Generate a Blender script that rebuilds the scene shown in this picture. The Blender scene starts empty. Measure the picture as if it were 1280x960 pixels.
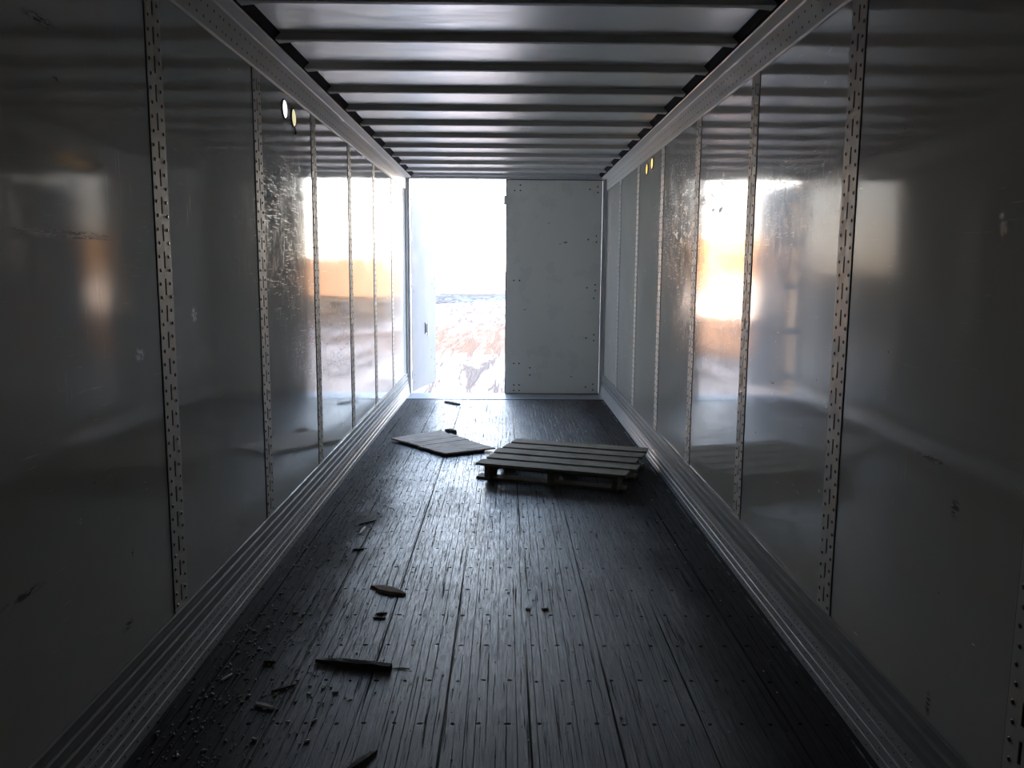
import bpy, bmesh, math, random
from mathutils import Vector, Matrix
random.seed(7)
D = bpy.data
C = bpy.context.scene.collection
S = bpy.context.scene

# ------------------------------------------------------------------ camera
FPX, PIT, YAW, ROL, CX, CH = 1025.9, .1379, .0084, .0071, .001, 1.5804
def cam_axes():
    right = Vector((math.cos(YAW), -math.sin(YAW), 0)); lf = Vector((math.sin(YAW), math.cos(YAW), 0)); z = Vector((0, 0, 1))
    F = math.cos(PIT)*lf - math.sin(PIT)*z; U = math.sin(PIT)*lf + math.cos(PIT)*z
    c, s = math.cos(ROL), math.sin(ROL)
    return c*right + s*U, -s*right + c*U, F
R_, U_, F_ = cam_axes(); CO = Vector((CX, 0, CH))
def floor_at(x, y, z=0.0):
    d = F_*FPX + R_*(x-640) - U_*(y-480); return CO + d*((z-CH)/d.z)
def rear_at(x, y, Y):
    d = F_*FPX + R_*(x-640) - U_*(y-480); return CO + d*(Y/d.y)
def wall_at(x, y, X):
    d = F_*FPX + R_*(x-640) - U_*(y-480); return CO + d*((X-CX)/d.x)
cd = D.cameras.new('camera'); cam = D.objects.new('camera', cd); C.objects.link(cam)
cd.sensor_fit = 'HORIZONTAL'; cd.sensor_width = 36.0; cd.lens = FPX/1280*36.0; cd.clip_start = .05; cd.clip_end = 2000
m3 = Matrix((R_, U_, -F_)).transposed(); cam.matrix_world = Matrix.Translation(CO) @ m3.to_4x4()
S.camera = cam

# ------------------------------------------------------------------ light
S.view_settings.view_transform = 'Standard'; S.view_settings.look = 'None'
S.view_settings.exposure = 1.3; S.view_settings.gamma = 1.0; S.view_settings.use_curve_mapping = False
SKY = 7.0
w = D.worlds.new('sky'); S.world = w; w.use_nodes = True
nt = w.node_tree; nt.nodes.clear()
tc = nt.nodes.new('ShaderNodeTexCoord'); sx = nt.nodes.new('ShaderNodeSeparateXYZ'); rp = nt.nodes.new('ShaderNodeValToRGB')
bg = nt.nodes.new('ShaderNodeBackground'); wo = nt.nodes.new('ShaderNodeOutputWorld')
nt.links.new(tc.outputs['Generated'], sx.inputs[0]); nt.links.new(sx.outputs['Z'], rp.inputs[0])
e = rp.color_ramp.elements
e[0].position = 0.0; e[0].color = (1.0, .80, .62, 1)
e[1].position = 1.0; e[1].color = (.16, .25, .42, 1)
for p, c in ((.03, (1.0, .87, .72, 1)), (.09, (1.0, .965, .91, 1)), (.22, (.66, .82, 1.0, 1)), (.5, (.32, .46, .72, 1))):
    q = e.new(p); q.color = c
nt.links.new(rp.outputs[0], bg.inputs[0]); bg.inputs[1].default_value = SKY; nt.links.new(bg.outputs[0], wo.inputs[0])
sd = D.lights.new('sun', 'SUN'); sun = D.objects.new('sun', sd); C.objects.link(sun)
sd.energy = 55; sd.color = (1.0, .66, .38); sd.angle = .01
sdir = Vector((.50, .84, -.22)).normalized()          # low winter sun from behind and left of the trailer
sun.rotation_euler = sdir.to_track_quat('-Z', 'Y').to_euler()
pd = D.lights.new('door_portal', 'AREA'); po = D.objects.new('door_portal', pd); C.objects.link(po)
pd.shape = 'RECTANGLE'; pd.size = 1.26; pd.size_y = 2.74; po.location = (-.60, 10.50, 1.34)
po.rotation_euler = (math.radians(-90), 0, 0); pd.cycles.is_portal = True
cy = S.cycles; cy.max_bounces = 14; cy.diffuse_bounces = 8; cy.glossy_bounces = 8; cy.use_denoising = True
cy.caustics_reflective = True; cy.sample_clamp_indirect = 12

# ------------------------------------------------------------------ helpers
class NT:
    """tiny node-tree writer"""
    def __init__(s, name):
        s.m = D.materials.new(name); s.m.use_nodes = True; s.t = s.m.node_tree
        s.b = s.t.nodes['Principled BSDF']; s.co = None
    def n(s, k, **kw):
        o = s.t.nodes.new(k)
        for a, v in kw.items(): setattr(o, a, v)
        return o
    def l(s, a, b): s.t.links.new(a, b)
    def obj(s):
        if not s.co: s.co = s.n('ShaderNodeTexCoord').outputs['Object']
        return s.co
    def mapped(s, scale=(1, 1, 1), rot=(0, 0, 0), loc=(0, 0, 0)):
        m = s.n('ShaderNodeMapping'); s.l(s.obj(), m.inputs[0])
        m.inputs['Scale'].default_value = scale; m.inputs['Rotation'].default_value = rot; m.inputs['Location'].default_value = loc
        return m.outputs[0]
    def noise(s, vec, scale, detail=3, rough=.55, dist=0):
        o = s.n('ShaderNodeTexNoise'); s.l(vec, o.inputs['Vector']); o.inputs['Scale'].default_value = scale
        o.inputs['Detail'].default_value = detail; o.inputs['Roughness'].default_value = rough; o.inputs['Distortion'].default_value = dist
        return o.outputs['Fac']
    def math(s, op, a, b=0.0, c=None, clamp=False):
        o = s.n('ShaderNodeMath', operation=op, use_clamp=clamp)
        for i, v in enumerate((a, b) if c is None else (a, b, c)):
            if hasattr(v, 'is_linked'): s.l(v, o.inputs[i])
            else: o.inputs[i].default_value = v
        return o.outputs[0]
    def step(s, v, lo, hi, a=0.0, b=1.0):
        o = s.n('ShaderNodeMapRange'); s.l(v, o.inputs[0]); o.interpolation_type = 'SMOOTHSTEP'
        for i, x in zip((1, 2, 3, 4), (lo, hi, a, b)): o.inputs[i].default_value = x
        return o.outputs[0]
    def mix(s, f, a, b):
        o = s.n('ShaderNodeMix', data_type='RGBA')
        if hasattr(f, 'is_linked'): s.l(f, o.inputs[0])
        else: o.inputs[0].default_value = f
        for i, v in ((6, a), (7, b)):
            if hasattr(v, 'is_linked'): s.l(v, o.inputs[i])
            else: o.inputs[i].default_value = (*v, 1)
        return o.outputs[2]
    def set(s, **kw):
        names = dict(base='Base Color', rough='Roughness', metal='Metallic', spec='Specular IOR Level', emit='Emission Color', es='Emission Strength', aniso='Anisotropic', ior='IOR')
        for k, v in kw.items():
            i = s.b.inputs[names[k]]
            if hasattr(v, 'is_linked'): s.l(v, i)
            else: i.default_value = (*v, 1) if isinstance(v, tuple) else v
    def bump(s, h, strength=.3, dist=.01):
        o = s.n('ShaderNodeBump'); s.l(h, o.inputs['Height']); o.inputs['Strength'].default_value = strength; o.inputs['Distance'].default_value = dist
        s.l(o.outputs[0], s.b.inputs['Normal'])

class MB:
    """collects shapes, builds them as ONE mesh object"""
    def __init__(s): s.v = []; s.f = []; s.mi = []
    def add(s, vs, fs, mi=0):
        k = len(s.v); s.v += [tuple(v) for v in vs]; s.f += [tuple(i+k for i in f) for f in fs]; s.mi += [mi]*len(fs)
    def box(s, x0, x1, y0, y1, z0, z1, mi=0):
        s.add([(x, y, z) for x in (x0, x1) for y in (y0, y1) for z in (z0, z1)],
              [(0, 1, 3, 2), (4, 6, 7, 5), (0, 4, 5, 1), (2, 3, 7, 6), (0, 2, 6, 4), (1, 5, 7, 3)], mi)
    def prism(s, prof, axis, a, b, mi=0, caps=True):
        """closed profile swept along an axis ('x': profile is (y,z); 'y': (x,z); 'z': (x,y))"""
        n = len(prof)
        def P(p, t): return (t, p[0], p[1]) if axis == 'x' else (p[0], t, p[1]) if axis == 'y' else (p[0], p[1], t)
        vs = [P(p, a) for p in prof] + [P(p, b) for p in prof]
        fs = [(i, (i+1) % n, n+(i+1) % n, n+i) for i in range(n)]
        if caps: fs += [tuple(range(n))[::-1], tuple(range(n, 2*n))]
        s.add(vs, fs, mi)
    def dome(s, c, nrm, r, h, n=8, mi=0, rings=2):
        nrm = Vector(nrm).normalized(); t = nrm.orthogonal().normalized(); b = nrm.cross(t); c = Vector(c)
        vs = []; fs = []
        for j in range(rings):
            a = math.pi/2*j/rings
            for i in range(n):
                q = 2*math.pi*i/n
                vs.append(c + (t*math.cos(q)+b*math.sin(q))*r*math.cos(a) + nrm*h*math.sin(a))
        vs.append(c+nrm*h)
        for j in range(rings-1):
            for i in range(n): fs.append((j*n+i, j*n+(i+1) % n, (j+1)*n+(i+1) % n, (j+1)*n+i))
        for i in range(n): fs.append(((rings-1)*n+i, (rings-1)*n+(i+1) % n, rings*n))
        s.add(vs, fs, mi)
    def cyl(s, a, b, r, n=12, mi=0):
        a = Vector(a); b = Vector(b); d = (b-a).normalized(); t = d.orthogonal().normalized(); u = d.cross(t)
        vs = [p+(t*math.cos(2*math.pi*i/n)+u*math.sin(2*math.pi*i/n))*r for p in (a, b) for i in range(n)]
        fs = [(i, (i+1) % n, n+(i+1) % n, n+i) for i in range(n)] + [tuple(range(n))[::-1], tuple(range(n, 2*n))]
        s.add(vs, fs, mi)
    def build(s, name, mats, parent=None, bevel=0, smooth=False):
        me = D.meshes.new(name); me.from_pydata(s.v, [], s.f)
        for m in (mats if isinstance(mats, (list, tuple)) else [mats]): me.materials.append(m)
        me.polygons.foreach_set('material_index', s.mi)
        bm = bmesh.new(); bm.from_mesh(me); bmesh.ops.recalc_face_normals(bm, faces=bm.faces)
        if smooth:
            for f in bm.faces: f.smooth = True
        bm.to_mesh(me); bm.free(); me.update()
        o = D.objects.new(name, me); C.objects.link(o)
        if parent: o.parent = parent
        if bevel:
            md = o.modifiers.new('bevel', 'BEVEL'); md.width = bevel; md.segments = 2; md.limit_method = 'ANGLE'
        return o
def tag(o, label, cat, group=None, kind=None):
    o['label'] = label; o['category'] = cat
    if group: o['group'] = group
    if kind: o['kind'] = kind
    return o
def struct(o): o['kind'] = 'structure'; return o
def empty(name, loc, rz=0):
    o = D.objects.new(name, None); C.objects.link(o); o.location = loc; o.rotation_euler = (0, 0, rz); o.empty_display_size = .1
    return o
def copy_tree(o, parent=None):
    c = o.copy(); C.objects.link(c)
    if parent: c.parent = parent
    for ch in list(o.children): copy_tree(ch, c)
    return c
ORD = ['zeroth', 'first', 'second', 'third', 'fourth', 'fifth', 'sixth', 'seventh', 'eighth', 'ninth', 'tenth', 'eleventh', 'twelfth', 'thirteenth', 'fourteenth', 'fifteenth']

# ------------------------------------------------------------------ materials
def mat_wall():
    n = NT('glossy_white_liner')
    big = n.noise(n.obj(), .9, 4)
    base = n.mix(n.step(big, .35, .7), (.52, .515, .48), (.60, .60, .56))
    scr = None                                             # thin pale scratches, bunched in patches
    for k, (sc, rot, wd) in enumerate((((1, 1.2, 6), .35, .010), ((1, 5.0, 1.3), -.2, .008), ((1, 2.2, 9), -.5, .008), ((1, 9, 2), .7, .007))):
        f = n.noise(n.mapped((1, 3.0, 95) if k != 3 else (1, 95, 3), (rot, 0, 0), (k*3.1, k*7.7, k*1.3)), 1.6, 2, .5, .08)
        line = n.step(f, .66, .70)
        patch = n.math('MULTIPLY', n.step(n.noise(n.mapped((1, 1, 1), (0, 0, 0), (k*9.0, 2.0+k*5, k)), 1.5, 5, .7), .54, .68), .6)
        q = n.math('MULTIPLY', line, patch)
        scr = q if scr is None else n.math('MAXIMUM', scr, q)
    gouge = n.step(n.noise(n.mapped((1, 2.0, 5.5), (.35, 0, 0)), 4.5, 4, .62), .70, .73)
    gouge = n.math('MULTIPLY', gouge, n.step(n.noise(n.obj(), .9, 2), .48, .56))
    scr = n.math('MAXIMUM', scr, gouge)
    def zone(c, rad, lo=1.0, hi=.35):                     # soft patch of wear round a point of the wall
        v = n.n('ShaderNodeVectorMath', operation='SUBTRACT'); n.l(n.obj(), v.inputs[0]); v.inputs[1].default_value = c
        v2 = n.n('ShaderNodeVectorMath', operation='DIVIDE'); n.l(v.outputs[0], v2.inputs[0]); v2.inputs[1].default_value = rad
        v3 = n.n('ShaderNodeVectorMath', operation='LENGTH'); n.l(v2.outputs[0], v3.inputs[0]); return n.step(v3.outputs['Value'], lo, hi)
    worn = None
    for c, rad in (((1.25, 5.9, 1.95), (.2, 1.6, .75)), ((1.25, 5.2, 1.35), (.2, 1.4, .5)), ((-1.25, 4.9, 1.75), (.2, 1.0, .75)), ((-1.25, 5.8, 1.1), (.2, 1.5, .4)), ((1.25, 3.7, 1.9), (.2, .8, .35))):
        q = zone(c, rad, 1.0, .2); worn = q if worn is None else n.math('MAXIMUM', worn, q)
    for k, (sc, rot, wd) in enumerate((((1, 3, 1.2), .1, .016), ((1, 1.5, 7), .5, .014), ((1, 7, 1.5), .35, .012), ((1, 3, 3), 0, .009))):
        f = n.noise(n.mapped(((1, 60, 3.5), (1, 3.5, 60), (1, 5, 60), (1, 60, 6))[k], ((.05, .5, -.25, -.2)[k], 0, 0), (k*5.1, k*2.7, 9)), 2.2, 3, .55, .12)
        q = n.math('MULTIPLY', n.step(f, .60, .66), worn)
        q = n.math('MULTIPLY', q, n.step(n.noise(n.mapped((1, 1, 1), (0, 0, 0), (k, 3, k*4)), 5, 3, .6), .46, .54))
        scr = n.math('MAXIMUM', scr, q)
    g2 = n.step(n.noise(n.mapped((1, 2.2, 5.0), (.45, 0, 0), (2, 2, 7)), 4.0, 5, .65), .555, .60)
    scr = n.math('MAXIMUM', scr, n.math('MULTIPLY', g2, n.math('MAXIMUM', zone((1.25, 5.75, 1.95), (.2, .7, .28)), zone((1.25, 5.0, 2.0), (.2, .35, .2)))))
    fine = n.step(n.noise(n.mapped((1, 1, 1)), 60, 3, .7), .46, .54)
    for p, rad in (((wall_at(175, 443, -1.25)), (.2, .045, .035)), ((wall_at(243, 393, -1.25)), (.2, .04, .04)), ((wall_at(101, 652, -1.25)), (.2, .01, .012))):
        scr = n.math('MAXIMUM', scr, n.math('MULTIPLY', zone(tuple(p), rad), fine))
    marks = None
    fine2 = n.step(n.noise(n.mapped((1, 3, 14)), 9, 3, .7), .46, .52)
    for px, py, X, ry, rz in ((80, 291, -1.25, .32, .012), (85, 296, -1.25, .30, .006), (70, 99, -1.25, .03, .01), (1255, 286, 1.25, .02, .03), (1165, 574, 1.25, .11, .012), (1252, 270, 1.25, .012, .012),
                              (965, 478, 1.25, .05, .01), (463, 372, -1.25, .03, .05), (48, 24, -1.25, .1, .02), (1194, 636, 1.25, .03, .04), (1160, 880, 1.25, .02, .05), (30, 745, -1.25, .12, .015), (166, 690, -1.25, .012, .02), (160, 782, -1.25, .05, .02)):
        q = zone(tuple(wall_at(px, py, X)), (.2, ry, rz)); marks = q if marks is None else n.math('MAXIMUM', marks, q)
    marks = n.math('MULTIPLY', marks, fine2)
    scuff = n.step(n.noise(n.mapped((1, 3, 8), (-.15, 0, 0), (4, 4, 4)), 4.0, 5, .7), .715, .75)
    dots = n.step(n.noise(n.mapped((1, 1, 1), (0, 0, 0), (8, 1, 4)), 22, 2, .5), .775, .80)
    dark = n.math('MAXIMUM', n.math('MAXIMUM', n.math('MULTIPLY', scuff, .8), dots), marks)
    base = n.mix(dark, base, (.10, .10, .10))
    base = n.mix(scr, base, (.95, .96, .95))
    r = n.step(n.noise(n.mapped((1, 1, .6)), 2.2, 5, .7), .3, .75, .05, .12)
    r = n.math('ADD', r, n.math('MULTIPLY', n.math('MAXIMUM', scr, dark), .45))
    n.set(base=base, rough=r, ior=1.5)
    h = n.math('ADD', n.math('MULTIPLY', n.noise(n.mapped((1, .5, 1)), 1.3, 2), 1.0), n.math('MULTIPLY', n.noise(n.mapped((1, 1, .2)), 14, 2), .012))
    n.bump(h, .12, .02)
    return n.m
def mat_plain(name, col, rough=.5, metal=0.0, var=.15, sc=8, spec=.5, bump=0.0, scale=(1, 1, 1)):
    n = NT(name); f = n.noise(n.mapped(scale), sc, 4, .65)
    n.set(base=n.mix(f, tuple(c*(1-var) for c in col), tuple(min(1, c*(1+var)) for c in col)), metal=metal, spec=spec,
          rough=n.step(f, .25, .75, max(.03, rough-.08), rough+.1))
    if bump: n.bump(f, bump, .01)
    return n.m
def mat_roof():
    n = NT('aluminium_roof_sheet')
    f = n.noise(n.mapped((1.2, 6, 1)), 2, 4, .6); g = n.noise(n.mapped((1.0, 1.0, 1)), 1.4, 3)
    n.set(base=n.mix(f, (.84, .84, .83), (.93, .93, .92)), metal=.92, rough=n.step(f, .3, .7, .29, .40), aniso=.3)
    n.bump(n.math('ADD', g, n.math('MULTIPLY', f, .015)), .14, .05)
    return n.m
def mat_floor():
    n = NT('worn_laminated_oak_floor')
    sep = n.n('ShaderNodeSeparateXYZ'); n.l(n.obj(), sep.inputs[0]); X, Y = sep.outputs[0], sep.outputs[1]
    wob = n.math('MULTIPLY', n.math('SUBTRACT', n.noise(n.mapped((6, .5, 1)), 1.5, 2), .5), .012)
    Xw = n.math('ADD', X, wob)
    def groove(pitch, half, off=0.0):
        fr = n.math('FRACT', n.math('DIVIDE', n.math('ADD', Xw, 20+off), pitch))
        d = n.math('MULTIPLY', n.math('ABSOLUTE', n.math('SUBTRACT', fr, .5)), pitch)       # distance from strip centre
        return n.step(d, pitch/2-half*1.6, pitch/2-half*.5, 0, 1)
    gbig = n.math('MULTIPLY', groove(.305, .003, .035), n.step(n.noise(n.mapped((3, .5, 1), (0, 0, 0), (2, 9, 0)), 1.2, 2), .40, .60))
    gsm = n.math('MULTIPLY', groove(.0358, .0010), n.step(n.noise(n.mapped((24, .9, 1)), 1.3, 4, .75), .45, .56))
    crack = n.step(n.noise(n.mapped((75, 1.7, 1), (0, 0, .012), (3, 3, 0)), 1.0, 5, .72, .3), .60, .655)
    chipx = n.step(n.noise(n.mapped((30, 12, 1), (0, 0, .1), (7, 3, 0)), 1.0, 5, .75), .63, .67)
    # one tone per strip piece
    ix = n.math('FLOOR', n.math('DIVIDE', n.math('ADD', Xw, 20), .0358))
    wn = n.n('ShaderNodeTexWhiteNoise', noise_dimensions='1D'); n.l(ix, wn.inputs['W'])
    iy = n.math('FLOOR', n.math('ADD', n.math('DIVIDE', Y, 1.1), n.math('MULTIPLY', wn.outputs[0], 7.0)))
    cmb = n.n('ShaderNodeCombineXYZ'); n.l(ix, cmb.inputs[0]); n.l(iy, cmb.inputs[1])
    w2 = n.n('ShaderNodeTexWhiteNoise', noise_dimensions='2D'); n.l(cmb.outputs[0], w2.inputs['Vector'])
    grain = n.noise(n.mapped((60, 1.6, 1)), 1.2, 6, .7, .4)
    grain2 = n.noise(n.mapped((140, 9, 1)), 1.0, 4, .75, .3)
    dirt = n.noise(n.mapped((1.6, .6, 1)), 1.2, 5, .65)
    side = n.step(n.math('ADD', n.math('ABSOLUTE', X), n.math('MULTIPLY', dirt, .35)), .82, 1.22)         # dirt gathers along both walls
    base = n.mix(w2.outputs[0], (.065, .067, .07), (.14, .14, .142))
    base = n.mix(n.step(grain, .42, .62), (.035, .033, .033), base)
    base = n.mix(n.math('MULTIPLY', n.step(dirt, .42, .65), .55), base, (.05, .046, .044))
    base = n.mix(n.math('MULTIPLY', side, .8), base, (.045, .04, .037))
    # screw rows over every cross member
    ry = n.math('FRACT', n.math('DIVIDE', n.math('ADD', Y, 20.0+.03), .305)); rx = n.math('FRACT', n.math('DIVIDE', n.math('ADD', X, 20.02), .102))
    dy = n.math('MULTIPLY', n.math('SUBTRACT', ry, .5), .305); dx = n.math('MULTIPLY', n.math('SUBTRACT', rx, .5), .102)
    dx = n.math('ADD', dx, n.math('MULTIPLY', n.math('SUBTRACT', n.noise(n.mapped((9, 3, 1), (0, 0, 0), (5, 5, 0)), 1.1, 1), .5), .05))
    dy = n.math('ADD', dy, n.math('MULTIPLY', n.math('SUBTRACT', n.noise(n.mapped((5, 2.3, 1)), 1.7, 1), .5), .045))
    dd = n.math('SQRT', n.math('ADD', n.math('MULTIPLY', dx, dx), n.math('MULTIPLY', dy, dy)))
    screw = n.step(dd, .0068, .0096, 1, 0)
    pit = n.step(n.noise(n.mapped((1.6, 1, 1)), 36, 3, .6), .70, .74)
    dark = n.math('MAXIMUM', n.math('MAXIMUM', gbig, gsm), n.math('MAXIMUM', screw, n.math('MAXIMUM', n.math('MULTIPLY', pit, .8), n.math('MAXIMUM', n.math('MULTIPLY', crack, .85), n.math('MULTIPLY', chipx, .6)))))
    base = n.mix(dark, base, (.012, .012, .012))
    # pale worn ridge of sealant close to the right band
    ed = n.math('ABSOLUTE', n.math('SUBTRACT', n.math('ADD', X, n.math('MULTIPLY', wob, 1.6)), 1.19))
    edge = n.math('MULTIPLY', n.step(ed, .002, .006, 1, 0), n.step(n.noise(n.mapped((1, 4, 1)), 1.3, 3), .40, .55))
    base = n.mix(edge, base, (.30, .29, .27))
    r = n.step(grain2, .30, .72, .30, .56)
    r = n.math('ADD', r, n.math('MULTIPLY', n.step(dirt, .4, .7), .10))
    r = n.math('ADD', r, n.math('MULTIPLY', side, .25))
    r = n.math('ADD', r, n.math('MULTIPLY', dark, .3), clamp=True)
    n.set(base=base, rough=r, spec=n.math('MULTIPLY', n.math('SUBTRACT', .55, n.math('MULTIPLY', side, .45)), n.math('SUBTRACT', 1.0, n.math('MULTIPLY', dark, .9))))
    h = n.math('SUBTRACT', n.math('ADD', n.math('MULTIPLY', grain, .35), n.math('MULTIPLY', grain2, .35)), n.math('MULTIPLY', dark, 1.0))
    h = n.math('ADD', h, n.math('MULTIPLY', w2.outputs[0], .25))
    n.bump(h, .75, .005)
    return n.m
def mat_wood(name, ca, cb, axis='x', rough=.75):
    n = NT(name); oi = n.n('ShaderNodeObjectInfo'); sc = (1.2, 16, 16) if axis == 'x' else (16, 1.2, 16)
    a = n.n('ShaderNodeVectorMath', operation='ADD'); n.l(n.mapped(sc), a.inputs[0])
    k = n.math('MULTIPLY', oi.outputs['Random'], 40); c = n.n('ShaderNodeCombineXYZ'); n.l(k, c.inputs[0]); n.l(k, c.inputs[1]); n.l(c.outputs[0], a.inputs[1])
    g = n.noise(a.outputs[0], 2.2, 6, .65, .6); d = n.noise(n.obj(), 5, 4)
    base = n.mix(n.step(g, .35, .68), ca, cb)
    base = n.mix(n.math('MULTIPLY', n.step(d, .45, .7), .5), base, tuple(x*.5 for x in ca))
    n.set(base=base, rough=rough, spec=.3); n.bump(g, .5, .004)
    return n.m
def mat_ground():
    n = NT('snowy_yard')
    sep = n.n('ShaderNodeSeparateXYZ'); n.l(n.obj(), sep.inputs[0])
    a = n.noise(n.mapped((2.2, .20, 1), (0, 0, .10)), 1.0, 7, .68, .7)      # tyre tracks heading off to the right
    b = n.noise(n.mapped((.07, .05, 1), (0, 0, .3), (3, 1.5, 0)), 1.0, 4, .6)
    mud = n.step(a, .49, .56)
    far = n.step(sep.outputs[1], 28, 36)
    base = n.mix(mud, (.15, .155, .163), (.018, .018, .02))
    sand = n.math('MULTIPLY', n.step(b, .46, .58), far)
    left = n.math('MULTIPLY', n.step(sep.outputs[0], -4, -6), n.math('MULTIPLY', n.step(sep.outputs[1], 24, 28), n.step(sep.outputs[1], 60, 70, 1, 0)))
    sand = n.math('MAXIMUM', sand, left)
    band = n.math('MULTIPLY', n.math('MULTIPLY', n.step(sep.outputs[1], 24, 29), n.step(sep.outputs[0], 1.5, 3, 1, 0)), n.step(sep.outputs[1], 38, 44, 1, 0))
    sand = n.math('MAXIMUM', sand, n.math('MULTIPLY', band, n.step(a, .40, .46)))
    base = n.mix(n.math('MULTIPLY', sand, .9), base, (.042, .021, .010))
    dirt = n.math('MULTIPLY', n.step(sep.outputs[0], 3.0, 4.5), n.step(sep.outputs[1], 36, 40))
    base = n.mix(n.math('MULTIPLY', dirt, n.step(b, .30, .45, .75, 1)), base, (.035, .027, .022))
    base = n.mix(n.math('MULTIPLY', left, .9), base, (.24, .13, .065))
    n.set(base=base, rough=.9, spec=.2); n.bump(a, .6, .3)
    return n.m
WALL = mat_wall(); ROOF = mat_roof(); FLOOR = mat_floor()
GALV = mat_plain('galvanised_steel_post', (.60, .58, .54), .5, .15, .12, 20)
RAILM = mat_plain('painted_grey_rail', (.88, .86, .82), .36, .0, .06, 14)
BAND = mat_plain('scuffed_aluminium_band', (.30, .30, .29), .45, .15, .35, 5, scale=(1, .6, 14), bump=.15)
BANDR = mat_plain('scraped_aluminium_band', (.50, .50, .51), .44, .25, .45, 6, scale=(1, .8, 16), bump=.2)
DARK = mat_plain('black_recess', (.015, .015, .015), .8)
FRONT = mat_plain('dark_plywood_bulkhead', (.10, .08, .06), .7)
SEAM = mat_plain('dark_sealant', (.03, .03, .03), .7)
BOLT = mat_plain('dull_rivet', (.10, .10, .10), .35, .7)
BOLTW = mat_plain('dark_bolt', (.06, .06, .065), .45, .5)
BOWM = mat_plain('dull_steel_bow', (.74, .74, .74), .5, .1, .12, 6, scale=(1, 8, 8))
COVE = mat_plain('shaded_roof_edge', (.03, .03, .033), .9, 0, spec=.1)  # near-black colour stands in for shade in the recess behind the rail lip
DOORM = mat_plain('grey_white_door_liner', (.74, .745, .71), .3, 0, .04, 3)
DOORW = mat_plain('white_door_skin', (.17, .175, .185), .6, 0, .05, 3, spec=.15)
FRAME = mat_plain('grey_steel_frame', (.50, .50, .51), .6, 0, .15, 10)
STEEL = mat_plain('worn_bright_steel', (.26, .265, .275), .45, .4, .25, 12)
RUBBER = mat_plain('black_rubber_seal', (.025, .025, .028), .6)
PALW = mat_wood('weathered_pallet_board', (.22, .195, .145), (.42, .38, .29), 'x')
PALS = mat_wood('weathered_pallet_stringer', (.16, .14, .105), (.32, .28, .21), 'y')
PLY = mat_wood('greyed_plank_panel', (.52, .43, .37), (.85, .76, .69), 'x')
SPL = mat_wood('split_wood', (.42, .26, .19), (.62, .43, .33), 'x')
SPLD = mat_wood('dark_split_wood', (.09, .08, .07), (.18, .16, .14), 'x')
CHIP = mat_plain('pale_wood_chip', (.88, .84, .76), .6, 0, .2, 30)
CRUMB = mat_plain('dirty_wood_crumb', (.80, .76, .70), .6, 0, .5, 30)

# ------------------------------------------------------------------ the trailer shell
XW, Y0, YR, ZR = 1.25, -4.6, 10.43, 2.752
def panel(name, x0, x1, y0, y1, z0, z1, m):
    b = MB(); b.box(x0, x1, y0, y1, z0, z1); return struct(b.build(name, m))
panel('floor', -XW-.03, XW+.03, Y0, YR-.44, -.09, 0, FLOOR)
panel('ceiling', -XW-.03, XW+.03, Y0, YR+.06, ZR, ZR+.02, ROOF)
panel('wall_left', -XW-.03, -XW, Y0, YR, -.09, ZR, WALL)
panel('wall_right', XW, XW+.03, Y0, YR, -.09, ZR, WALL)
panel('wall_front', -XW-.03, XW+.03, Y0-.03, Y0, -.09, ZR+.02, FRONT)

# scuff bands: ridged on top, riveted face below
prof = [(.277, .003), (.275, .012), (.247, .012), (.243, .004), (.236, .004), (.232, .016), (.204, .016), (.200, .006), (.193, .006), (.189, .020),
        (.158, .020), (.154, .009), (.147, .010), (.143, .021), (.112, .024), (.108, .0255), (.072, .0265), (.068, .029), (.036, .0305), (.032, .033), (0.0, .035)]
def scuff(name, s, m_up, m_lo):
    b = MB(); n = len(prof)
    vs = [(s*(XW-p), y, z) for y in (Y0, YR-.06) for z, p in prof]
    for i in range(n-1):
        b.add([vs[i], vs[i+1], vs[n+i+1], vs[n+i]], [(0, 1, 2, 3)], 0 if i < 13 else 1)
    b.add([(s*(XW-p), YR-.06, z) for z, p in prof]+[(s*XW, YR-.06, 0), (s*XW, YR-.06, .277)], [tuple(range(n+2))], 0)
    y = -1.0
    k = 0
    while y < YR-.1:
        for z, p, st in ((.128, .0225, 1), (.094, .0258, 2), (.056, .0293, 2), (.018, .034, 2)):
            if k % st == 0:
                yy = y+(.02 if z < .1 else 0)+random.uniform(-.004, .004)
                b.dome((s*(XW-p), yy, z), (-s, 0, 0), .0048, .0032, 6, 2, 1)
        y += .042; k += 1
    return struct(b.build(name, [m_up, m_lo, BOLT]))
scuff('baseboard_left', -1, BAND, BANDR); scuff('baseboard_right', 1, BAND, BANDR)

# top rails: perforated face and inward lip
def rail(name, s):
    b = MB()
    p = [(s*XW, 2.5585), (s*(XW-.004), 2.5585), (s*(XW-.010), 2.566), (s*(XW-.012), 2.692), (s*(XW-.018), 2.699), (s*(XW-.072), 2.708), (s*(XW-.076), 2.714), (s*(XW-.070), 2.722), (s*XW, 2.722)]
    b.prism(p, 'y', Y0, YR-.02)
    y = 1.5; k = 0
    while y < YR-.1:
        for z, o in ((2.655, 0.0), (2.598, .022)):
            b.dome((s*(XW-.0115), y+o, z), (-s, 0, 0), .0062, .0010, 8, 1, 1)
        y += .075 if k % 8 != 7 else .045; k += 1
    return struct(b.build(name, [RAILM, DARK]))
rail('trim_1', -1); rail('trim_2', 1)
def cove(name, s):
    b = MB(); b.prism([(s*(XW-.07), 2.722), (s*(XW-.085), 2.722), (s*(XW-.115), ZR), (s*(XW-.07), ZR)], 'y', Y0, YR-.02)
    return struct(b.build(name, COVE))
cove('trim_3', -1); cove('trim_4', 1)

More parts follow.
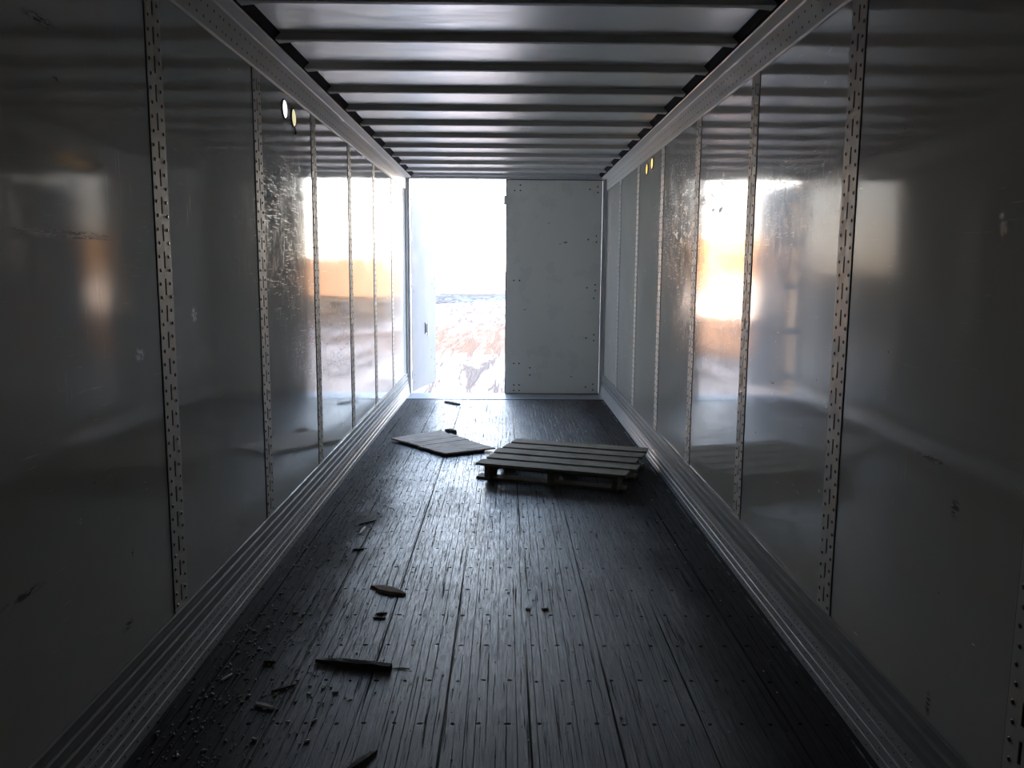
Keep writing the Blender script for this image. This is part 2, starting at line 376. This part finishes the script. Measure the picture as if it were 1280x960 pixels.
# rear frame: jambs, header, sill
b = MB(); b.box(-XW-.03, XW+.03, YR-.03, YR+.10, 2.700, ZR+.02); b.box(-XW, XW, YR-.10, YR-.03, 2.725, ZR, 0)
struct(b.build('trim_5', FRAME, bevel=.003))
for k, s in ((6, -1), (7, 1)):
    b = MB(); xs = sorted((s*(XW+.03), s*(XW-.045))); b.box(xs[0], xs[1], YR, YR+.10, -.09, 2.70)
    xs = sorted((s*XW, s*(XW-.020))); b.box(xs[0], xs[1], YR-.10, YR, 0, 2.72)
    xs = sorted((s*(XW-.020), s*(XW-.026))); b.box(xs[0], xs[1], YR-.085, YR-.078, 0, 2.70, 1)
    struct(b.build('trim_%d' % k, [FRAME, SEAM], bevel=.003))
b = MB(); b.box(-XW, XW, YR-.44, YR+.06, -.09, .004)
b.box(-XW+.04, XW-.04, YR-.447, YR-.437, -.001, .0055, 1)
for i in range(110):                                         # tread bars of the threshold
    x = -1.18+i*.0216; b.box(x, x+.007, YR-.36, YR-.03, .004, .0065)
struct(b.build('trim_8', [STEEL, SEAM]))

# ------------------------------------------------------------------ rear doors
def bolt(parent, c, nrm, r=.009, m=BOLTW):
    q = MB(); q.dome((0, 0, 0), nrm, r, .005, 10, 0, 2); o = q.build('bolt', m, parent, smooth=True); o.location = c; return o
d2 = empty('door_2', (.0, YR+.01, 0)); struct(d2)
q = MB(); q.box(.008, 1.200, 0, .045, .012, 2.690); q.build('door_leaf', DOORM, d2, bevel=.004)
q = MB(); q.box(-.004, .008, .004, .05, .006, 2.694); q.box(.0, 1.203, .006, .05, .0045, .013); q.box(.0, 1.203, .006, .05, 2.689, 2.698)
q.build('edge_seal', RUBBER, d2)
q = MB(); q.box(-.030, .035, -.018, .0, 2.385, 2.50); q.box(-.022, .006, -.028, -.018, 2.40, 2.485); q.build('latch_plate', DOORM, d2, bevel=.004)
q = MB(); q.box(-.0045, -.002, .01, .045, .40, 1.75); q.build('edge_strip', mat_plain('rusty_orange_edge', (.42, .22, .12), .6), d2)
for px, py in ((75, 90), (98, 68), (98, 90), (375, 85), (407, 75), (408, 98), (369, 286), (402, 272), (402, 296), (364, 479), (397, 467), (397, 490), (391, 521), (71, 450), (94, 450),
               (360, 680), (391, 667), (391, 690), (71, 782), (92, 782), (135, 799), (135, 828), (71, 868), (92, 868), (71, 890), (92, 890), (358, 876), (387, 865), (387, 888)):
    p = rear_at(620+px/3.2, 210+py/3.2, YR+.01); bolt(d2, (p.x, 0.001, p.z), (0, -1, 0), .011)
SMUDGE = mat_plain('dark_scuff_mark', (.20, .20, .19), .6)
def smear(px, py, w_, h_):
    p = rear_at(px, py, YR+.01); q = MB(); n = 9
    vs = [(p.x+w_*math.cos(2*math.pi*i/n)*random.uniform(.5, 1), -.0006, p.z+h_*math.sin(2*math.pi*i/n)*random.uniform(.4, 1)) for i in range(n)]
    q.add(vs, [tuple(range(n))]); q.build('scuff_mark', SMUDGE, d2)
for a in ((707, 303, .035, .014), (700, 305, .02, .006), (656, 387, .035, .006), (714, 471, .02, .008), (686, 279, .025, .006)): smear(*a)

th = math.radians(10.2)                                       # the open leaf, swung out past the left jamb
d1 = empty('door_1', (-1.218, YR+.25, 0), -th); struct(d1)
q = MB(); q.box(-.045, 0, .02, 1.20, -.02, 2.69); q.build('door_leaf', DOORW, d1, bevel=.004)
q = MB(); q.box(-.047, -.002, .008, .02, -.02, 2.69); q.box(-.047, -.002, 1.20, 1.212, -.02, 2.69); q.build('edge_seal', RUBBER, d1)
for z in (.22, .82, 1.42, 1.98, 2.52):
    q = MB(); q.box(-.035, .004, -.150, .015, z-.045, z+.045); q.cyl((-.015, -.08, z-.055), (-.015, -.08, z+.055), .014); q.build('hinge', BOLTW, d1)
q = MB(); q.box(0, .012, .62, .67, .70, .86); q.box(0, .006, .75, .79, .66, .85)
hp = q.build('handle_plate', STEEL, d1); q = MB(); q.box(.012, .02, .635, .655, .72, .84); q.build('handle_slot', DARK, hp)
for y_, z_ in ((.95, .35), (.95, .45), (1.12, .20), (1.12, .30), (1.12, .12), (1.12, 1.45), (1.12, 1.32), (1.0, 1.38), (.1, .2), (.1, 1.3), (.1, .1)): bolt(d1, (.001, y_, z_), (1, 0, 0), .011)

# ------------------------------------------------------------------ slotted wall posts
def post_mesh(rail_z=2.5585, w_=.126):
    """one strip against a wall, face towards -X, with punched slots and two columns of rivets"""
    b = MB(); z0, z1, t = .277, rail_z, .0036; h = w_/2; sw = .0065; p = .0978
    b.box(-.0012, 0, -h-.005, h+.005, z0, z1, 1)              # dark seam line either side
    z = z0; k = 0
    # face as columns: left, right, and bridges between the slots
    for ya, yb in ((-h, -sw), (sw, h)): b.box(-t, -.0012, ya, yb, z0, z1, 0)
    zz = z0+.03
    b.box(-t, -.0012, -sw, sw, z0, zz, 0)
    while zz+.062 < z1:
        b.box(-t, -.0012, -sw, sw, zz+.060, min(zz+p, z1), 0); zz += p
    for c in range(int((z1-z0)/(p/2))):
        zc = z0+.022+c*p/2
        if zc > z1-.01: break
        for y in (-h+.022, h-.022):
            b.dome((-t, y+(.003 if c % 2 else -.003), zc), (-1, 0, 0), .0072, .0030, 8, 2, 2)
    return b
proto = post_mesh().build('wall_post', [GALV, DARK, BOLT])
me_l = post_mesh().build('wall_post', [GALV, DARK, BOLT]); 
D.objects.remove(me_l)
posts_l = [-1, 0, 1, 2, 3, 4, 5]
names_l = {-1: 'slotted grey post on the left wall, behind the camera position', 0: 'slotted riveted post on the left wall, nearest and widest of that wall',
           1: 'slotted riveted post on the left wall, just before the white and yellow round lamps', 2: 'slotted riveted post on the left wall, first one beyond the two round lamps',
           3: 'slotted riveted post on the left wall, second one beyond the round lamps', 4: 'slotted riveted post on the left wall, second one from the open rear door',
           5: 'slotted riveted post on the left wall, closest to the open rear door'}
names_r = {-1: 'slotted riveted post cut off by the right edge of the view, on right wall', 0: 'slotted riveted post on the right wall, widest one seen full height',
           1: 'slotted riveted post on the right wall, crossing the bright reflected doorway', 2: 'slotted riveted post on the right wall, just in front of the scratched pale patch',
           3: 'slotted riveted post on the right wall, just before the two amber lamps', 4: 'slotted riveted post on the right wall, just beyond the two amber lamps',
           5: 'thin post on the right wall, closest to the closed rear door'}
first = True
for s, nm, yb in ((-1, names_l, 3.0437), (1, names_r, 3.0467)):
    for i, lab in nm.items():
        if s == -1 and i == -1: continue
        o = proto if first else copy_tree(proto); first = False
        o.location = (s*XW, yb+i*1.219, 0); o.rotation_euler = (0, 0, 0 if s > 0 else math.pi)
        tag(o, lab, 'wall post', 'slotted posts on the left wall' if s < 0 else 'slotted posts on the right wall')

# ------------------------------------------------------------------ roof bows
def make_bow():
    b = MB(); L = XW-.088; n = 24; z0, z1 = 2.717, ZR
    prof_ = [(0, z1), (0, z0+.003), (.004, z0), (.034, z0), (.036, z0+.002), (.034, z0+.004), (.006, z0+.004), (.003, z0+.007), (.003, z1)]
    vs = []
    for i in range(n+1):
        x = -L+2*L*i/n; e_ = max(0, (abs(x)-(L-.12))/.12)
        wob = random.uniform(-.0012, .0012)
        for y, z in prof_: vs.append((x, y*(1+1.2*e_)+wob, z+random.uniform(-.0006, .0006)*(z < z1-.01)))
    m_ = len(prof_); fs = []
    for i in range(n):
        for j in range(m_-1): fs.append((i*m_+j, i*m_+j+1, (i+1)*m_+j+1, (i+1)*m_+j))
    b.add(vs, fs, 0)
    ob = b.build('roof_bow', BOWM)
    for sx_ in (-1, 1):                                       # screws holding the bow end to the rail lip
        q = MB()
        q.dome((sx_*(L+.028), -.012, 2.7105), (0, 0, -1), .008, .005, 8); q.dome((sx_*(L+.028), .022, 2.7105), (0, 0, -1), .008, .005, 8)
        q.build('end_screws', BOLTW, ob)
    return ob
ys = [9.79]+[9.17-.606*k for k in range(0, 22)]
bow = None
for k, y in enumerate(ys):
    if y < 2.4 and y > -99 and k > 13: break
    o = make_bow() if bow is None else copy_tree(bow)
    bow = bow or o; o.location = (0, y, 0)
    last = 'dull grey roof bow across the ceiling, %s from the rear doors' % ORD[k+1] if k < 13 else 'dull grey roof bow nearest overhead'
    tag(o, last, 'roof beam', 'roof bows under the aluminium ceiling sheet')

# ------------------------------------------------------------------ round lamps high on the walls
def lamp(s, y, z, r, col, es, label, group):
    t = empty('marker_lamp', (s*XW, y, z)); tag(t, label, 'lamp', group)
    n = NT('lamp_lens_'+label.split()[0]); n.set(base=col, rough=.35, emit=col, es=es)  # emission stands in for daylight coming through from outside
    q = MB(); k = 28
    ring = []
    for rr, x in ((r*1.12, 0), (r*1.10, .006), (r, .007), (r*.98, .003)): ring.append([(-s*x, rr*math.cos(2*math.pi*i/k), rr*math.sin(2*math.pi*i/k)) for i in range(k)])
    vs = sum(ring, []); fs = [(j*k+i, j*k+(i+1) % k, (j+1)*k+(i+1) % k, (j+1)*k+i) for j in range(3) for i in range(k)]
    q.add(vs, fs); q.build('rim', RUBBER, t, smooth=True)
    q = MB(); q.dome((-s*.003, 0, 0), (-s, 0, 0), r*.985, .006, k, 0, 4); q.build('lens', n.m, t, smooth=True)
    return t
lamp(-1, 4.79, 2.468, .050, (.92, .93, .96), 1.0, 'white round lamp high on left wall, nearer of two', 'round lamps on the left wall')
ly = lamp(-1, 4.985, 2.455, .050, (.72, .66, .36), .42, 'yellow round lamp high on left wall, with a wire end below', 'round lamps on the left wall')
q = MB(); q.cyl((.004, .01, -.045), (.008, .022, -.080), .004, 8); q.cyl((.008, .022, -.080), (.006, .016, -.090), .006, 8); q.build('wire', BOLTW, ly)
lamp(1, 7.46, 2.475, .046, (1.0, .50, .08), .75, 'amber round lamp high on right wall, farther of two', 'amber lamps on the right wall')
lamp(1, 7.20, 2.492, .046, (1.0, .55, .12), .85, 'amber round lamp high on right wall, nearer of two', 'amber lamps on the right wall')

# ------------------------------------------------------------------ pallet
def rough_board(L, W, T, m, name, parent, chip=.006, n=18):
    b = MB(); vs = []
    for i in range(n+1):
        x = L*i/n
        j0, j1 = random.uniform(-chip, chip)*.35, random.uniform(-chip, chip)*.35
        dx0 = random.uniform(-chip, chip) if i in (0, n) else 0; dx1 = random.uniform(-chip, chip) if i in (0, n) else 0
        vs += [(x+dx0, j0, 0), (x+dx1, W+j1, 0), (x+dx1, W+j1, T), (x+dx0, j0, T)]
    fs = []
    for i in range(n):
        for j in range(4): a, c = i*4+j, i*4+(j+1) % 4; fs.append((a, c, c+4, a+4))
    fs += [(0, 3, 2, 1), (n*4, n*4+1, n*4+2, n*4+3)]
    b.add(vs, fs); return b.build(name, m, parent)
HP = .142
pa, pb = floor_at(598.4, 578.4, HP), floor_at(787, 594.7, HP); pc, pdp = floor_at(808.4, 559.6, HP), floor_at(641.6, 547.8, HP)
PL = ((pb-pa).length+(pc-pdp).length)/2; PW = ((pdp-pa).length+(pc-pb).length)/2
dirv = (pb-pa+pc-pdp); ang = math.atan2(dirv.y, dirv.x)
ctr = (pa+pb+pc+pdp)/4; off = Matrix.Rotation(ang, 4, 'Z') @ Vector((-PL/2, -PW/2, 0))
pal = empty('wooden_pallet', (ctr.x+off.x, ctr.y+off.y, 0), ang)
tag(pal, 'weathered wooden pallet lying flat on the floor near the right wall', 'pallet')
bw = .150; pitch = (PW-bw)/4
for i in range(5):
    o = rough_board(PL+random.uniform(-.012, .012), bw, .018, PALW, 'deck_board', pal, .012)
    o.location = (random.uniform(-.012, .012), i*pitch, HP-.018); o.rotation_euler = (0, 0, random.uniform(-.006, .006))
for x in (.062, PL/2-.02, PL-.115):
    b = MB()                                                  # stringer with two fork notches
    p = [(0.01, .016), (.14, .016)]
    for a0 in (.18, PW-.40): p += [(a0, .016), (a0+.02, .05), (a0+.18, .05), (a0+.20, .016)]
    p += [(PW-.01, .016), (PW-.01, HP-.018), (.01, HP-.018)]
    b.prism(p, 'x', x, x+.042); b.build('stringer', PALS, pal)
for y in (.075, PW/2-.04, PW-.14):
    o = rough_board(PL, .12, .016, PALW, 'bottom_board', pal, .01); o.location = (-.03, y, 0)
nail = None
for i in range(5):
    for x in (.08, PL/2, PL-.095):
        for dy in (.045, .115):
            if nail is None: q = MB(); q.dome((0, 0, 0), (0, 0, 1), .0035, .0015, 6, 0, 1); o = nail = q.build('nail_head', BOLT, pal)
            else: o = nail.copy(); C.objects.link(o)
            o.location = (x+random.uniform(-.008, .008), i*pitch+dy, HP)

# greyed plank panel lying behind it: three wide planks on two thin battens
c0, c1, c2, c3 = floor_at(488.3, 547.4, .03), floor_at(550, 537.6, .03), floor_at(618.5, 559.8, .03), floor_at(557, 566.5, .03)
pan = empty('broken_plank_panel', (0, 0, 0)); tag(pan, 'broken flat panel of greyed planks lying on the floor left of the pallet', 'wood panel')
o_ = (c0+c1+c2+c3)/4; pan.location = (o_.x, o_.y, 0)
def lerp2(u, v): return (c0*(1-u)+c3*u)*(1-v)+(c1*(1-u)+c2*u)*v - Vector((o_.x, o_.y, 0))
ax = (c1-c0+c2-c3); pang = math.atan2(ax.y, ax.x)            # planks run this way
pan.rotation_euler = (0, 0, pang)
rot = Matrix.Rotation(-pang, 4, 'Z')
def plank(u0, u1, z, t, name='plank'):
    b = MB(); n = 10; vs = []
    for i in range(n+1):
        v = i/n; e_ = .012 if i in (0, n) else 0
        a = rot @ lerp2(u0, v); c = rot @ lerp2(u1, v)
        a.x += random.uniform(-e_, e_); c.x += random.uniform(-e_, e_)
        a.y += random.uniform(-.002, .002); c.y += random.uniform(-.002, .002)
        vs += [(a.x, a.y, z), (c.x, c.y, z), (c.x, c.y, z+t), (a.x, a.y, z+t)]
    fs = []
    for i in range(n):
        for j in range(4): a_, c_ = i*4+j, i*4+(j+1) % 4; fs.append((a_, c_, c_+4, a_+4))
    fs += [(0, 3, 2, 1), (n*4, n*4+1, n*4+2, n*4+3)]
    b.add(vs, fs); return b.build(name, PLY, pan)
us = [0, .19, .37, .53, .70, .85, 1.0]
for i in range(6): plank(us[i]+.003, us[i+1]-.003, .014+random.uniform(0, .003), .013)
for v0 in (.12, .74):
    b = MB(); pts = [rot @ lerp2(.06, v0), rot @ lerp2(.94, v0), rot @ lerp2(.94, v0+.12), rot @ lerp2(.06, v0+.12)]
    b.add([(p.x, p.y, z) for z in (0, .014) for p in pts], [(0, 3, 2, 1), (4, 5, 6, 7), (0, 1, 5, 4), (1, 2, 6, 5), (2, 3, 7, 6), (3, 0, 4, 7)]); b.build('batten', PALS, pan)

# ------------------------------------------------------------------ splinters and scraps
def splinter(p0, p1, w_, t, m, label, name='wood_splinter', taper=(.15, .3), group='broken bits of wood on the floor', lift=0.0):
    a = floor_at(*p0); c = floor_at(*p1); d = c-a; L = d.length; n = 9
    b = MB(); vs = []
    for i in range(n+1):
        u = i/n; prof_ = min(1, taper[0]+(1-taper[0])*u*3, taper[1]+(1-taper[1])*(1-u)*3)
        hw = w_/2*prof_; tt = t*(.5+.5*prof_); j = random.uniform(-.1, .1)*w_
        zb = lift*u
        vs += [(L*u, -hw+j, zb), (L*u, hw+j*.5, zb), (L*u, hw*.8+j*.5, zb+tt), (L*u, -hw*.8+j, zb+tt*random.uniform(.8, 1))]
    fs = []
    for i in range(n):
        for j in range(4): a_, c_ = i*4+j, i*4+(j+1) % 4; fs.append((a_, c_, c_+4, a_+4))
    fs += [(0, 3, 2, 1), (n*4, n*4+1, n*4+2, n*4+3)]
    b.add(vs, fs); o = b.build(name, m); o.location = (a.x, a.y, .001); o.rotation_euler = (0, 0, math.atan2(d.y, d.x))
    return tag(o, label, 'wood scrap', group)
splinter((464, 734), (507, 744), .062, .016, SPL, 'reddish leaf-shaped wood splinter on the floor, left of centre', taper=(.08, .15))
splinter((394, 828), (489, 838), .030, .024, SPLD, 'longest wood sliver on the floor, dark and pointed at its left end', taper=(.06, 1.0))
splinter((489, 836), (512, 836), .006, .004, SPL, 'thin pale twig of wood off the right end of the longest sliver', taper=(.3, .2))
splinter((430, 968), (471, 940), .022, .012, SPLD, 'dark splinter cut off by the bottom edge of the view', taper=(.5, .3))
splinter((320, 881), (343, 887), .016, .010, CHIP, 'pale stubby wood stick on the left side of the floor', taper=(.8, .7))
splinter((339, 866), (368, 857), .012, .008, SPLD, 'slim dark splinter beside the pale stubby stick', taper=(.3, .2))
splinter((557, 503), (574, 506.5), .050, .022, SPLD, 'small dark wood block near the rear threshold', taper=(.8, .7))
splinter((557, 540), (569, 542.5), .050, .040, SPLD, 'dark wood offcut just behind the broken plank panel', taper=(.5, .8))
splinter((470, 768), (484, 767), .014, .007, SPLD, 'short dark chip below the reddish splinter, upper of two', taper=(.7, .4))
splinter((466, 773), (482, 773.5), .010, .006, SPLD, 'short dark chip below the reddish splinter, lower of two', taper=(.3, .5))
splinter((677, 762), (686, 762), .014, .006, SPL, 'small tan wood flake near the middle of the floor, right one', taper=(.8, .8))
splinter((657, 762), (663, 762), .020, .006, SPL, 'small tan wood flake near the middle of the floor, left one', taper=(.8, .8))
splinter((330, 828), (344, 829), .020, .012, SPLD, 'dark crooked chip up-floor from the slim dark splinter', taper=(.3, .6))
splinter((277, 851), (291, 843), .012, .006, CHIP, 'narrow pale stick nearest the left band, slanting', taper=(.6, .5))
splinter((441, 688), (455, 687), .018, .010, SPLD, 'dark sliver by itself left of the shiny floor strip', taper=(.2, .3))
splinter((449, 656), (470, 651), .016, .008, SPLD, 'thin dark splinter farther up the left side of the floor', taper=(.3, .3))
splinter((450, 668), (457, 659), .020, .008, CHIP, 'pale curled flake beside the left band, mid length', taper=(.5, .5))

# countable pale chips, then the crumbs nobody could count
spots = [(197, 916), (386, 888-20), (318, 789), (292, 803), (335, 785), (258, 872), (300, 871), (311, 870), (342, 900), (388, 858), (370, 877), (384, 927), (254, 938), (222, 945), (371, 942), (303, 878),
         (288, 831), (345, 762), (368, 766), (376, 780), (362, 795), (353, 777), (298, 816), (326, 812), (393, 902), (404, 861), (413, 860), (320, 850), (266, 868), (240, 900), (352, 742), (380, 768), (300, 790),
         (333, 869), (345, 869), (361, 903), (318, 925), (283, 880), (420, 866), (404, 858), (450, 660), (463, 605), (374, 690), (394, 684), (411, 700)]
chips = []
for k in range(4):
    b = MB(); n = 6; r = .5
    vs = []
    for z, q_ in ((0, 1), (.4, .8)):
        for i in range(n):
            a = 2*math.pi*i/n; vs.append((math.cos(a)*r*random.uniform(.6, 1.1)*q_, math.sin(a)*r*.45*random.uniform(.6, 1.1)*q_, z*random.uniform(.7, 1.1)))
    b.add(vs, [(i, (i+1) % n, n+(i+1) % n, n+i) for i in range(n)]+[tuple(range(n))[::-1], tuple(range(n, 2*n))])
    chips.append(b)
meshes = []
for i, (px, py) in enumerate(spots):
    p = floor_at(px, py)
    if i < 4: o = chips[i].build('wood_chip', CHIP); meshes.append(o)
    else: o = meshes[i % 4].copy(); C.objects.link(o)
    s_ = random.uniform(.012, .023); o.location = (p.x, p.y, .0005); o.scale = (s_*random.uniform(1, 1.6), s_, s_*.8); o.rotation_euler = (0, 0, random.uniform(0, 3.1))
    tag(o, 'pale small wood chip scattered along the left side of the floor', 'wood chip', 'pale wood chips along the left side of the floor')
def inside(x, y):
    q = Matrix.Rotation(-ang, 4, 'Z') @ Vector((x-pal.location.x, y-pal.location.y, 0))
    if -.06 < q.x < PL+.06 and -.08 < q.y < PW+.05: return True
    q = Matrix.Rotation(-pang, 4, 'Z') @ Vector((x-pan.location.x, y-pan.location.y, 0))
    return abs(q.x) < .62 and abs(q.y) < .56
b = MB()
for i in range(1300):
    y = random.uniform(1.9, 8.5) if i % 4 else random.uniform(2.1, 3.6)
    x = -1.21+abs(random.gauss(0, .26))+random.uniform(0, .08)
    if i % 9 == 0: x = random.uniform(-1.2, 1.1)
    if inside(x, y): continue
    s_ = random.uniform(.0018, .0048); a = random.uniform(0, 3.14); l_ = s_*random.uniform(1, 2.4)
    ca, sa = math.cos(a), math.sin(a)
    vs = [(x+ca*u*l_-sa*v*s_, y+sa*u*l_+ca*v*s_, z) for z in (0.0, s_) for u, v in ((-.5, -.5), (.5, -.4), (.4, .5), (-.4, .4))]
    b.add(vs, [(0, 3, 2, 1), (4, 5, 6, 7), (0, 1, 5, 4), (1, 2, 6, 5), (2, 3, 7, 6), (3, 0, 4, 7)])
tag(b.build('wood_crumbs', CRUMB), 'fine wood crumbs and grit strewn over the floor, thickest along the left band', 'debris', kind='stuff')

# ------------------------------------------------------------------ outside the open door
G = -1.2
b = MB(); b.add([(-400, 10.8, G), (400, 10.8, G), (400, 900, G), (-400, 900, G)], [(0, 1, 2, 3)])
b.add([(-400, -300, G-.02), (400, -300, G-.02), (400, 10.8, G-.02), (-400, 10.8, G-.02)], [(0, 1, 2, 3)])
struct(b.build('ground', mat_ground()))
SNOW = mat_plain('snow', (.82, .84, .87), .8, 0, .04, 2)
def bank(x0, x1, y, d, h, label):
    b = MB(); nx, ny = 40, 10; vs = []
    for i in range(nx+1):
        for j in range(ny+1):
            u, v = i/nx, j/ny
            env = math.sin(math.pi*v)**.8*(min(1, u*6, (1-u)*6))
            vs.append((x0+(x1-x0)*u, y+d*v+random.uniform(-.2, .2), G+h*env*(.75+.35*math.sin(i*.7)*math.cos(i*.31+j*.5))+random.uniform(0, .1)*env))
    b.add(vs, [(i*(ny+1)+j, (i+1)*(ny+1)+j, (i+1)*(ny+1)+j+1, i*(ny+1)+j+1) for i in range(nx) for j in range(ny)])
    tag(b.build('snow_bank', SNOW, smooth=True), label, 'snow bank', 'ploughed snow banks in the yard')
bank(-26, -8, 52, 5, 2.4, 'ploughed snow bank in front of the tan building outside')
TAN = mat_plain('tan_cladding', (.36, .25, .15), .8, 0, .1, .6); GLASS = mat_plain('dark_window_glass', (.05, .05, .06), .1)
bd = empty('warehouse', (-18, 62, G)); tag(bd, 'long low tan building beyond the yard outside the rear door', 'building')
q = MB(); q.box(-12, 9.5, 0, 12, 0, 5.2); q.build('walls', TAN, bd)
q = MB(); q.box(-12.3, 9.8, -.3, 12.3, 5.2, 5.55); q.build('roof', FRAME, bd)
for i in range(6):
    q = MB(); q.box(-10.5+3.3*i, -9.1+3.3*i, -.05, .05, 3.0, 4.1); q.build('window', GLASS, bd)
BARK = mat_plain('bare_bark', (.05, .04, .03), .9); LEAF = mat_plain('dark_conifer', (.03, .028, .02), .9)
TRL = mat_plain('dull_brown_trailer_side', (.085, .06, .045), .6); TRW = mat_plain('tan_glint_trailer_side', (.13, .085, .055), .6)  # paler tan of the second side puts warm glints into its colour
for k, (x, y, L) in enumerate(((7.6, 50, 5.5), (14.2, 58, 6.5))):
    t = empty('parked_trailer', (x, y, G), .25); tag(t, ('nearer' if k == 0 else 'farther')+' parked box trailer standing in the yard to the right, outside', 'trailer', 'parked trailers in the yard')
    q = MB(); q.box(-L/2, L/2, 0, 2.4, 1.1, 3.4); q.build('box_body', TRW if k else TRL, t, bevel=.05)
    q = MB(); q.box(-L/2, L/2, .4, 2.0, .8, 1.1); q.build('chassis', BOLTW, t)
    for x_ in (-L/2+1.2, L/2-1.4):
        for y_ in (.15, 1.95):
            q = MB(); q.cyl((x_, y_, .5), (x_, y_+.3, .5), .5, 20); q.build('wheel', RUBBER, t)
for k in range(16):
    x = 7+k*2.6+random.uniform(-.8, .8); y = 72+(-4 if k % 2 else 5); h = random.uniform(3.6, 5.2)
    t = empty('conifer', (x, y, G)); tag(t, 'dark conifer in the row of trees behind the yard outside', 'tree', 'row of conifers behind the yard')
    q = MB(); q.cyl((0, 0, 0), (0, 0, h*.5), .14, 8); q.build('trunk', BARK, t)
    q = MB(); m_ = 11
    for lv in range(6):
        z = h*(.12+lv*.145); r = 1.5*(1-lv/6.6)
        vs = [(r*math.cos(2*math.pi*i/m_)*random.uniform(.75, 1.1), r*math.sin(2*math.pi*i/m_)*random.uniform(.75, 1.1), z+random.uniform(-.15, .1)) for i in range(m_)]+[(0, 0, z+h*.24), (0, 0, z+.2)]
        q.add(vs, [(i, (i+1) % m_, m_) for i in range(m_)]+[(i, m_+1, (i+1) % m_) for i in range(m_)])
    q.build('foliage', LEAF, t)
